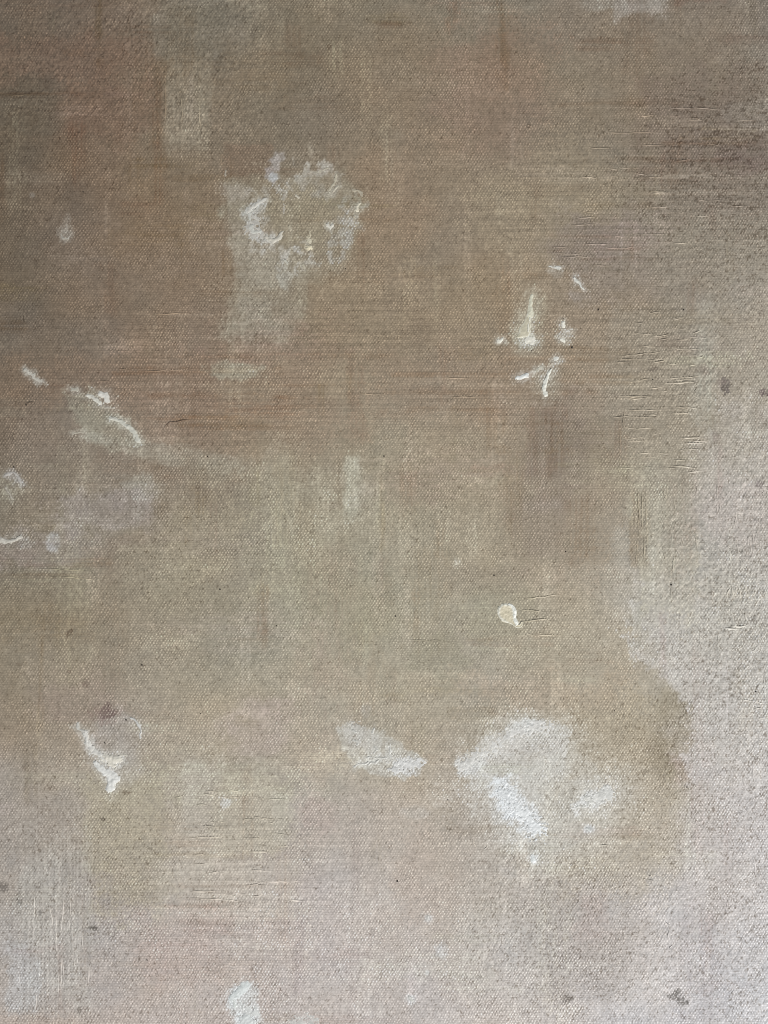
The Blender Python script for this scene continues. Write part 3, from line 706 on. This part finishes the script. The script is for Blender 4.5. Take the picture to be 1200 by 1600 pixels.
M_CANVAS = paint_material('painted_weave', .68, .25, True, .5)
M_DAB = paint_material('impasto_paint', .42, .35, False, .5)
M_RIDGE = paint_material('ridge_paint', .45, .2, False, .5)
M_SPECK = paint_material('dark_speck', .5, .2, False, .4)

root = bpy.data.objects.new('abstract_painting', None)
COL.objects.link(root)
root['label'] = 'abstract painting on coarse woven canvas, brown fading to pale grey with white paint dabs'
root['category'] = 'painting'

# ------------------------------------------------------------------ the canvas: every thread crossing is built
rs = np.random.RandomState(7)
AMP = 0.42
def axis(lo, hi, pitch, out_lo, out_hi):
    n = int(round((hi - lo) / pitch))
    n += n % 2
    step = pitch * (1 + 0.10 * rs.randn(n + 1))
    c = np.concatenate([[0], np.cumsum(step)]); c = lo + c / c[-1] * (hi - lo)
    half = np.empty(2 * len(c) - 1); half[0::2] = c; half[1::2] = (c[1:] + c[:-1]) / 2
    idx = np.arange(len(half)) / 2.0                     # thread number; x.5 lies between two threads
    pre = lo - np.array([400, 300, 210, 140, 90, 55, 30, 14, 6.0]); pre = pre[pre > out_lo]
    post = hi + np.array([6.0, 14, 30, 55, 90, 140, 210, 300, 400]); post = post[post < out_hi]
    return np.concatenate([pre, half, post]), np.concatenate([np.full(len(pre), np.nan), idx, np.full(len(post), np.nan)])
cu, ci = axis(-50, 1250, 2.4, -470, 1670)
rv, ri = axis(-50, 1650, 3.75, -470, 2070)
U, V = np.meshgrid(cu, rv)
I, J = np.meshgrid(ci, ri)
far = np.isnan(I) | np.isnan(J)
I0 = np.where(far, .5, I); J0 = np.where(far, .5, J)
fadein = sstep(0, 24, np.minimum(np.minimum(U + 50, 1250 - U), np.minimum(V + 50, 1650 - V)))
cI = np.cos(np.pi * I0); cJ = np.cos(np.pi * J0)
cross = cI * cJ                                           # +1 warp thread on top, -1 weft thread on top, 0 between
Ir = np.round(I0).astype(int); Jr = np.round(J0).astype(int)
knob = np.random.RandomState(11).rand(2048, 2048)[Ir % 2048, Jr % 2048]
thick_w = (np.random.RandomState(12).rand(4096) * .5 + .75)[Ir]; thick_f = (np.random.RandomState(13).rand(4096) * .5 + .75)[Jr]
vig = .85 + .55 * fbm(U, V, 26, 618, 3)                    # some places are pressed flatter than others
hw = np.where(cross > 0, cross * (.20 + 1.25 * knob) * thick_w, cross * (.25 + .55 * knob) * thick_f) * vig
hw = hw - 0.30 * (1 - np.abs(cJ)) - 0.12 * (1 - np.abs(cI)) * (1 - np.abs(cJ))
hw = np.where(far, 0, hw)
fill, lump = coat(U, V)
lum = vn(U, V, 2.9, 3.5, 620) * 1.25 + vn(U, V, 6.5, 7.5, 621) * .40 + vn(U + .7 * V, V - .4 * U, 2.8, 6, 622) * .45
H = AMP * hw * (1 - .80 * fill) + lum * (.16 + .42 * fill) * lump + fbm(U, V, 40, 623, 3) * .35
# brush drag: fine grooves that follow the strokes
gh = vn(U, V, 90, 2.6, 624); gv = vn(U, V, 2.6, 80, 625)
hs = np.clip(ell(U, V, 330, 590, 420, 120, .6, seed=510) + ell(U, V, 800, 560, 280, 110, .6, seed=512) + ell(U, V, 370, 1370, 190, 110, .5, seed=513) +
             ell(U, V, 1030, 560, 90, 100, .5, seed=626) + ell(U, V, 960, 300, 280, 140, .6, seed=511), 0, 1)
vs = np.clip(ell(U, V, 90, 1450, 80, 170, .5, seed=516) + ell(U, V, 1000, 830, 30, 90, .5, seed=517) + ell(U, V, 290, 160, 50, 90, .5, seed=518) +
             ell(U, V, 1150, 930, 50, 90, .5, seed=627), 0, 1)
H = H + gh * hs * .25 + gv * vs * .32
crust = ell(U, V, 1165, 900, 75, 190, .7, seed=628) + .6 * ell(U, V, 1040, 560, 80, 110, .7, seed=629)
H = H + np.clip(crust, 0, 1) * (vn(U, V, 3.4, 9.5, 641) * .55 + vn(U, V, 4.5, 4.5, 642) * .45)
H = H * np.maximum(fadein, .25)
wu = vn(U, V, 55, 260, 630) * 1.6 + vn(U, V, 9, 60, 631) * .35 + vn(U, V, 2.5, 3.8, 634) * .55 + vn(U, V, 14, 3.75, 636) * .95
wv = vn(U, V, 300, 60, 632) * 1.8 + vn(U, V, 60, 9, 633) * .35 + vn(U, V, 2.5, 3.8, 635) * .55 + vn(U, V, 2.4, 14, 637) * .95
UU = U + wu * fadein; VV = V + wv * fadein
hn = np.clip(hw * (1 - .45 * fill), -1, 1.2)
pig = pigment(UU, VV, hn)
gloss = np.clip(.15 + .75 * lump * fill + .25 * fbm(UU, VV, 50, 640, 3), 0, 1)
Z = H * PX
edge = np.zeros(U.shape, bool); edge[0, :] = edge[-1, :] = True; edge[:, 0] = edge[:, -1] = True
Z = np.where(edge, -0.022, Z)                            # turned over the edge of its frame
ny, nx = U.shape
# pull the outermost ring in so the turned edge stands upright
Xw = wx(UU); Yw = wy(VV)
Xw[:, 0] = Xw[:, 1]; Xw[:, -1] = Xw[:, -2]; Yw[0, :] = Yw[1, :]; Yw[-1, :] = Yw[-2, :]
idx = np.arange(ny * nx).reshape(ny, nx)
F = np.stack([idx[1:, :-1].ravel(), idx[1:, 1:].ravel(), idx[:-1, 1:].ravel(), idx[:-1, :-1].ravel()], 1)
Vv = np.stack([Xw.ravel(), Yw.ravel(), Z.ravel()], 1)
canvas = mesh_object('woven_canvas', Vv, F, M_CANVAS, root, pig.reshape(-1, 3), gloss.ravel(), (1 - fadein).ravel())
canvas['label'] = 'coarse plain weave canvas washed brown to pale grey'

# ------------------------------------------------------------------ impasto dabs
def dab(parts, height, colour, seed, name='paint_dab', label=None, ragged=.35, hollow=0.0, res=.8, rim=0.0, var=9, wobble=1.5, rimcol=None):
    """parts: list of (points, width at start, width at end); one raised body of paint"""
    xs = [p[0] for pp in parts for p in pp[0]]; ys = [p[1] for pp in parts for p in pp[0]]
    w = max(max(p[1], p[2]) for p in parts) * 1.5 + 3
    u0, u1, v0, v1 = min(xs) - w, max(xs) + w, min(ys) - w, max(ys) + w
    gu, gv = np.meshgrid(np.arange(u0, u1, res), np.arange(v0, v1, res))
    uu = gu + vn(gu, gv, 5, 5, seed) * wobble; vv = gv + vn(gu, gv, 5, 5, seed + 1) * wobble
    height = height * .78
    m = np.full(gu.shape, -9.0)
    for pts, a, b in parts:
        d, t = seg_dist(uu, vv, pts)
        m = np.maximum(m, 1 - d / ((a + (b - a) * t) * (1.0 if max(a, b) > 8 else 1.5)))
    m = m + ragged * (vn(gu, gv, 3.2, 3.2, seed + 2) * .5 + vn(gu, gv, 1.7, 1.7, seed + 3) * .3)
    prof = np.sqrt(np.clip(m, 0, 1))
    if hollow: prof = prof - hollow * sstep(.35, .9, m)
    if rim: prof = prof + rim * np.exp(-((m - .22) / .14) ** 2)
    z = height * (prof * (1 + .25 * vn(gu, gv, 4, 4, seed + 4)) + .16 * vn(gu, gv, 2.2, 2.2, seed + 5) * (m > .05)) - .35 + .1 * height
    z = np.where(m < 0, -.9, z)
    keepv = m > -.12
    n0, n1 = gu.shape
    id_ = np.arange(n0 * n1).reshape(n0, n1)
    f = np.stack([id_[1:, :-1].ravel(), id_[1:, 1:].ravel(), id_[:-1, 1:].ravel(), id_[:-1, :-1].ravel()], 1)
    f = f[keepv.ravel()[f].all(1)]
    if not len(f): return None
    used = np.unique(f); remap = np.full(n0 * n1, -1); remap[used] = np.arange(len(used)); f = remap[f]
    gu = gu.ravel()[used]; gv = gv.ravel()[used]; z = z.ravel()[used]; mm = m.ravel()[used]
    col = np.array(colour, float)[None] + (vn(gu, gv, 4, 4, seed + 6) * var)[:, None]
    if rimcol is not None:
        k = np.exp(-((mm - .16) / .16) ** 2)[:, None]
        col = col * (1 - k) + np.array(rimcol, float) * k
    seen = seen_colour(gu, gv, np.zeros_like(gu))
    col = col * .96
    a = sstep(-.05, .35, mm + .25 * vn(gu, gv, 2, 2, seed + 7))[:, None]
    col = col * a + (seen * .5 + col * .5) * (1 - a)
    col = np.clip((lin(col) - light_gloss(gu, gv)) / light_gain(gu, gv), .02, .86)
    cx, cy = wx(gu.mean()), wy(gv.mean())
    vts = np.stack([wx(gu) - cx, wy(gv) - cy, z * PX], 1)
    o = mesh_object(name, vts, f, M_DAB, root, col)
    o.location = (cx, cy, 0)
    if label: o['label'] = label
    return o
all_dabs(dab)

# ------------------------------------------------------------------ ridges the brush and knife left
def ridge(pts, w, h, seed, name='paint_ridge', lift=3):
    r = np.random.RandomState(seed)
    P = np.array(pts, float)
    L = np.hypot(*np.diff(P, axis=0).T); s = np.concatenate([[0], np.cumsum(L)])
    n = max(5, int(s[-1] / 2.4))
    t = np.linspace(0, s[-1], n)
    x = np.interp(t, s, P[:, 0]); y = np.interp(t, s, P[:, 1])
    d = np.stack([np.gradient(x), np.gradient(y)], 1); d /= np.hypot(*d.T)[:, None] + 1e-9
    nrm = np.stack([-d[:, 1], d[:, 0]], 1)
    wob = vn(t, t * 0 + seed, 9, 9, seed) * .9 + (t / (s[-1] + 1e-6) - .5) * r.normal(0, 1.6)
    x = x + nrm[:, 0] * wob; y = y + nrm[:, 1] * wob
    tap = np.clip(np.minimum(np.arange(n), np.arange(n)[::-1]) / (n * .3), .08, 1) * np.clip(.75 + .6 * vn(t, t * 0 + 9, 12, 12, seed + 3), .25, 1.1)
    ww = w * tap * (1 + .35 * vn(t, t * 0 + 3, 6, 6, seed + 1)); hh = h * tap * (1 + .5 * vn(t, t * 0 + 5, 7, 7, seed + 2))
    ring = [(-1, -.5), (-.65, .55), (0, 1), (.65, .55), (1, -.5)]
    k = len(ring)
    vs_, us_, zs_ = [], [], []
    for a, b in ring:
        us_.append(x + nrm[:, 0] * ww * a); vs_.append(y + nrm[:, 1] * ww * a); zs_.append(hh * b + .30)
    us_ = np.stack(us_, 1).ravel(); vs_ = np.stack(vs_, 1).ravel(); zs_ = np.stack(zs_, 1).ravel()
    f = []
    for a in range(n - 1):
        for b in range(k - 1):
            f.append((a * k + b, a * k + b + 1, (a + 1) * k + b + 1, (a + 1) * k + b))
    # face up
    f = np.array(f)
    vts = np.stack([wx(us_), wy(vs_), zs_ * PX], 1)
    e1 = vts[f[0, 1]] - vts[f[0, 0]]; e2 = vts[f[0, 3]] - vts[f[0, 0]]
    if np.cross(e1, e2)[2] < 0: f = f[:, ::-1]
    c = np.array(pts).mean(0); cx, cy = wx(c[0]), wy(c[1])
    vts[:, 0] -= cx; vts[:, 1] -= cy
    col = seen_colour(us_, vs_, np.full(us_.shape, .6)) + lift
    col = np.clip((lin(col) - light_gloss(us_, vs_)) / light_gain(us_, vs_), .02, .86)
    o = mesh_object(name, vts, f, M_RIDGE, root, col)
    o.location = (cx, cy, 0)
    return o
R = [
 # beside the cream drop
 [(812, 955), (832, 954), (855, 955)], [(808, 970), (830, 969), (854, 968), (858, 971), (874, 970)], [(804, 991), (850, 992), (884, 993)],
 [(812, 934), (850, 933), (880, 931)], [(836, 989), (850, 988)],
 # knife marks right of the middle
 [(986, 521), (1005, 522), (1022, 522)], [(1024, 524), (1046, 524)], [(962, 556), (990, 554), (1012, 552), (1036, 551)],
 [(962, 562), (988, 561), (1012, 561)], [(1010, 564), (1028, 562), (1040, 562), (1036, 565), (1012, 566)], [(962, 565), (988, 566)],
 [(1048, 545), (1072, 546), (1096, 545)], [(1060, 548), (1084, 547)], [(972, 597), (996, 596), (1012, 595)], [(1010, 598), (1016, 600), (1022, 604)],
 [(1030, 593), (1054, 591), (1078, 589), (1100, 586)], [(1028, 600), (1060, 598), (1090, 596)], [(962, 619), (990, 619), (1024, 619)],
 [(968, 623), (1000, 623), (1024, 621)], [(1050, 498), (1068, 496)], [(1080, 520), (1090, 519), (1096, 516), (1092, 512)],
 [(1072, 528), (1086, 527), (1094, 529)], [(1082, 555), (1092, 553), (1100, 554), (1098, 558), (1086, 560)], [(1090, 603), (1088, 610), (1082, 616)],
 [(966, 651), (990, 652), (1030, 650)], [(1050, 646), (1080, 646)], [(980, 641), (1012, 640)], [(1056, 636), (1090, 638)], [(1060, 703), (1095, 701)],
 [(976, 714), (1004, 713), (1030, 716)], [(970, 668), (1000, 669)], [(1000, 730), (1020, 728)], [(1040, 664), (1050, 668)],
 # strokes of the upper right
 [(858, 396), (888, 397), (920, 398)], [(870, 402), (900, 401), (936, 402)], [(890, 352), (930, 350)], [(920, 232), (960, 231)], [(862, 386), (890, 387)],
 [(1040, 172), (1085, 168), (1130, 171)], [(952, 275), (966, 276)], [(940, 210), (985, 208), (1030, 206)], [(1000, 226), (1040, 228)],
 # right edge, upright marks
 [(1088, 760), (1088, 775)], [(1110, 759), (1111, 774)], [(1034, 760), (1038, 766), (1038, 778), (1034, 780)], [(1120, 760), (1121, 768)],
 [(1109, 837), (1111, 848), (1110, 858), (1112, 870)], [(1141, 855), (1141, 880)], [(1150, 846), (1153, 858), (1152, 868)], [(1088, 838), (1089, 858)],
 [(1066, 762), (1067, 776)], [(1143, 913), (1145, 930), (1147, 942)], [(1152, 914), (1156, 926), (1158, 940)], [(1163, 912), (1167, 926), (1170, 944)],
 [(1173, 914), (1178, 928), (1182, 942)], [(1142, 950), (1144, 964), (1146, 974)], [(1152, 946), (1156, 960), (1158, 974)], [(1163, 948), (1164, 960), (1170, 974)],
 [(1136, 978), (1156, 979), (1172, 976)], [(1170, 1008), (1176, 1006), (1182, 1012), (1178, 1018), (1170, 1016)], [(1130, 982), (1160, 984)],
 [(1160, 1088), (1161, 1094), (1176, 1096), (1196, 1100)], [(1194, 1050), (1195, 1080), (1195, 1098)], [(1178, 1108), (1190, 1106)], [(1182, 1122), (1200, 1123)],
 [(1154, 1164), (1153, 1172), (1156, 1176)], [(1041, 1221), (1037, 1226), (1040, 1231)], [(1070, 1226), (1072, 1231), (1076, 1229)], [(1157, 1254), (1165, 1266), (1172, 1276)],
 [(1172, 842), (1174, 868)], [(1186, 830), (1188, 860)], [(1160, 1216), (1166, 1232)], [(1180, 1340), (1178, 1370)], [(1134, 1408), (1136, 1424)], [(1176, 1200), (1178, 1228)],
 # the brown upright strip
 [(997, 762), (998, 800), (997, 838)], [(1003, 770), (1003, 830)], [(1009, 764), (1010, 820), (1011, 868)], [(994, 842), (995, 880)], [(1006, 840), (1007, 878)],
 [(968, 650), (969, 700), (966, 740)], [(975, 640), (974, 670)], [(811, 764), (813, 770), (812, 778)],
 # lower right squiggles
 [(740, 1312), (740, 1318), (746, 1326)], [(758, 1318), (761, 1324), (757, 1328)], [(1046, 1452), (1044, 1462), (1048, 1470)], [(1050, 1476), (1046, 1482)],
 [(1012, 1368), (1022, 1369)], [(1008, 1374), (1020, 1374)], [(1009, 1384), (1016, 1384)], [(1040, 1440), (1045, 1448)], [(937, 1320), (952, 1321)],
 # left, upright scratches
 [(97, 1376), (98, 1420), (96, 1470)], [(109, 1380), (109, 1430), (109, 1480)], [(54, 1386), (53, 1440)], [(78, 1412), (82, 1450)], [(86, 1432), (88, 1470), (91, 1496)],
 [(96, 1490), (96, 1520), (95, 1548)], [(99, 1492), (99, 1550)], [(127, 1486), (128, 1520), (127, 1540)], [(130, 1440), (129, 1490)], [(114, 1484), (116, 1510)],
 [(62, 1512), (60, 1536)], [(30, 1520), (32, 1548)], [(90, 1500), (92, 1550), (94, 1572)], [(139, 1504), (138, 1540)], [(119, 1488), (122, 1506)], [(57, 1545), (56, 1580)],
 # left, level scratches on the yellowish patch
 [(396, 1246), (414, 1248), (448, 1247)], [(402, 1242), (408, 1245)], [(318, 1242), (340, 1243)], [(306, 1258), (326, 1257)], [(398, 1278), (420, 1279), (442, 1278)],
 [(404, 1281), (414, 1280)], [(292, 1308), (330, 1308), (362, 1307)], [(380, 1310), (420, 1310)], [(322, 1284), (358, 1284)], [(388, 1330), (418, 1331), (419, 1326)],
 [(400, 1322), (418, 1321)], [(430, 1322), (462, 1323)], [(390, 1377), (425, 1378), (474, 1378)], [(300, 1350), (320, 1349)], [(296, 1392), (330, 1394)], [(290, 1403), (350, 1405), (385, 1409)],
 # left, brushed lines of the upper half
 [(222, 580), (260, 579), (300, 578)], [(186, 577), (206, 578)], [(150, 596), (176, 595)], [(232, 491), (300, 490)], [(60, 888), (100, 890), (140, 893)],
 [(70, 900), (110, 902), (160, 908)], [(250, 681), (282, 682)], [(240, 660), (262, 661)], [(232, 700), (262, 701)], [(4, 838), (14, 836)],
 [(556, 615), (600, 616)], [(690, 590), (740, 592)], [(700, 620), (760, 621)], [(640, 1000), (700, 1002)],
 [(258, 112), (259, 160), (258, 200)], [(284, 150), (284, 196)], [(312, 160), (312, 204)], [(345, 236), (346, 258)],
 [(0, 148), (24, 148), (52, 149)], [(270, 176), (271, 200)],
]
N_DRAWN = len(R)
rz = np.random.RandomState(909)
for _ in range(46):                                       # dense fine drags of the knife
    x, y, l = rz.uniform(950, 1085), rz.uniform(470, 740), rz.uniform(12, 46)
    R.append([(x, y), (x + l * .5, y + rz.normal(0, .6)), (x + l, y + rz.normal(0, 1.2))])
for _ in range(40):
    x, y, l = rz.uniform(1030, 1195), rz.uniform(750, 1010), rz.uniform(8, 30)
    R.append([(x, y), (x + rz.normal(0, 1), y + l * .5), (x + rz.normal(0, 2.5), y + l)])
for _ in range(26):
    x, y, l = rz.uniform(860, 1150), rz.uniform(180, 430), rz.uniform(14, 50)
    R.append([(x, y), (x + l * .5, y + rz.normal(0, .6)), (x + l, y + rz.normal(0, 1.2))])
for _ in range(22):
    x, y, l = rz.uniform(270, 450), rz.uniform(1230, 1420), rz.uniform(14, 40)
    R.append([(x, y), (x + l * .5, y + rz.normal(0, .5)), (x + l, y + rz.normal(0, .9))])
for k, pts in enumerate(R):
    rr = np.random.RandomState(5000 + k)
    strong = 940 < pts[0][0] or (800 < pts[0][0] < 880 and 940 < pts[0][1] < 1000)
    ridge(pts, rr.uniform(.8, 1.25), rr.uniform(.22, .40) if k >= N_DRAWN else rr.uniform(.40, .70) if strong else rr.uniform(.22, .36), 2000 + k, lift=-13 if strong else -14)

# ------------------------------------------------------------------ grit and a shed bristle
def speck(u, v, r, seed, c=(58, 50, 44), name='dirt_speck'):
    rr = np.random.RandomState(seed)
    n = 8; vts = [(0, 0, .9 * r * PX)]
    for q, (s, z) in enumerate(((.62, .6), (1.0, -.3))):
        for k in range(n):
            a = 2 * math.pi * k / n; q_ = r * s * rr.uniform(.75, 1.25)
            vts.append((math.cos(a) * q_ * PX * rr.uniform(.8, 1.2), math.sin(a) * q_ * PX, z * r * PX))
    f = []
    for k in range(n):
        k2 = (k + 1) % n
        f.append((0, 1 + k, 1 + k2, 1 + k2)); f.append((1 + k, 1 + n + k, 1 + n + k2, 1 + k2))
    me = bpy.data.meshes.new(name)
    me.from_pydata(vts, [], [tuple(dict.fromkeys(q)) for q in f])
    for p in me.polygons: p.use_smooth = True
    a = me.attributes.new('pigment', 'FLOAT_COLOR', 'POINT')
    cl = lin(c); a.data.foreach_set('color', np.tile(np.append(cl, 1), len(vts)).astype(np.float32))
    me.materials.append(M_SPECK)
    o = bpy.data.objects.new(name, me); COL.objects.link(o); o.parent = root
    o.location = (wx(u), wy(v), .15 * PX)
    return o
for k, (x, y, r) in enumerate([(894, 543, 1.9), (880, 498, 1.1), (831, 548, .9), (935, 484, 1.6), (41, 633, 1.2), (22, 730, 1.3), (325, 714, 1.2), (600, 713, 1.1),
                               (1049, 914, 1.4), (618, 963, 1.4), (344, 921, 1.3), (621, 1377, 1.9), (164, 1161, 1.2), (197, 1125, 1.3), (168, 1193, .9),
                               (884, 862, 1.2), (432, 978, 1.0), (772, 899, 1.4), (222, 1039, 1.5), (1181, 1081, 1.2), (313, 1115, 1.0), (420, 600, .9),
                               (1068, 484, 1.3), (1020, 593, 1.2), (90, 1300, 1.0), (230, 1500, 1.1), (700, 1250, .9), (960, 1110, 1.0), (540, 420, .9), (130, 300, 1.0)]):
    speck(x, y, r, 3000 + k)
def bristle(pts, w, c, name, seed):
    o = ridge(pts, w, w * .9, seed, name=name, lift=0)
    a = o.data.attributes['pigment']; n = len(o.data.vertices)
    a.data.foreach_set('color', np.tile(np.append(lin(c), 1), n).astype(np.float32))
    o.data.materials[0] = M_SPECK
    o.location.z = .25 * PX
    return o
b = bristle([(254, 679), (255, 673), (259, 667), (264, 661), (272, 659), (282, 658), (289, 656), (300, 654)], .6, (112, 92, 76), 'shed_bristle', 4001)
b['label'] = 'thin dark curved bristle stuck in the paint'
bristle([(36, 494), (37, 502), (41, 507)], .6, (96, 80, 66), 'shed_bristle', 4002)['label'] = 'short curved bristle near the left edge'
bristle([(41, 633), (46, 629), (53, 627)], .6, (96, 82, 68), 'shed_bristle', 4003)['label'] = 'short straight bristle left of the pale flecks'
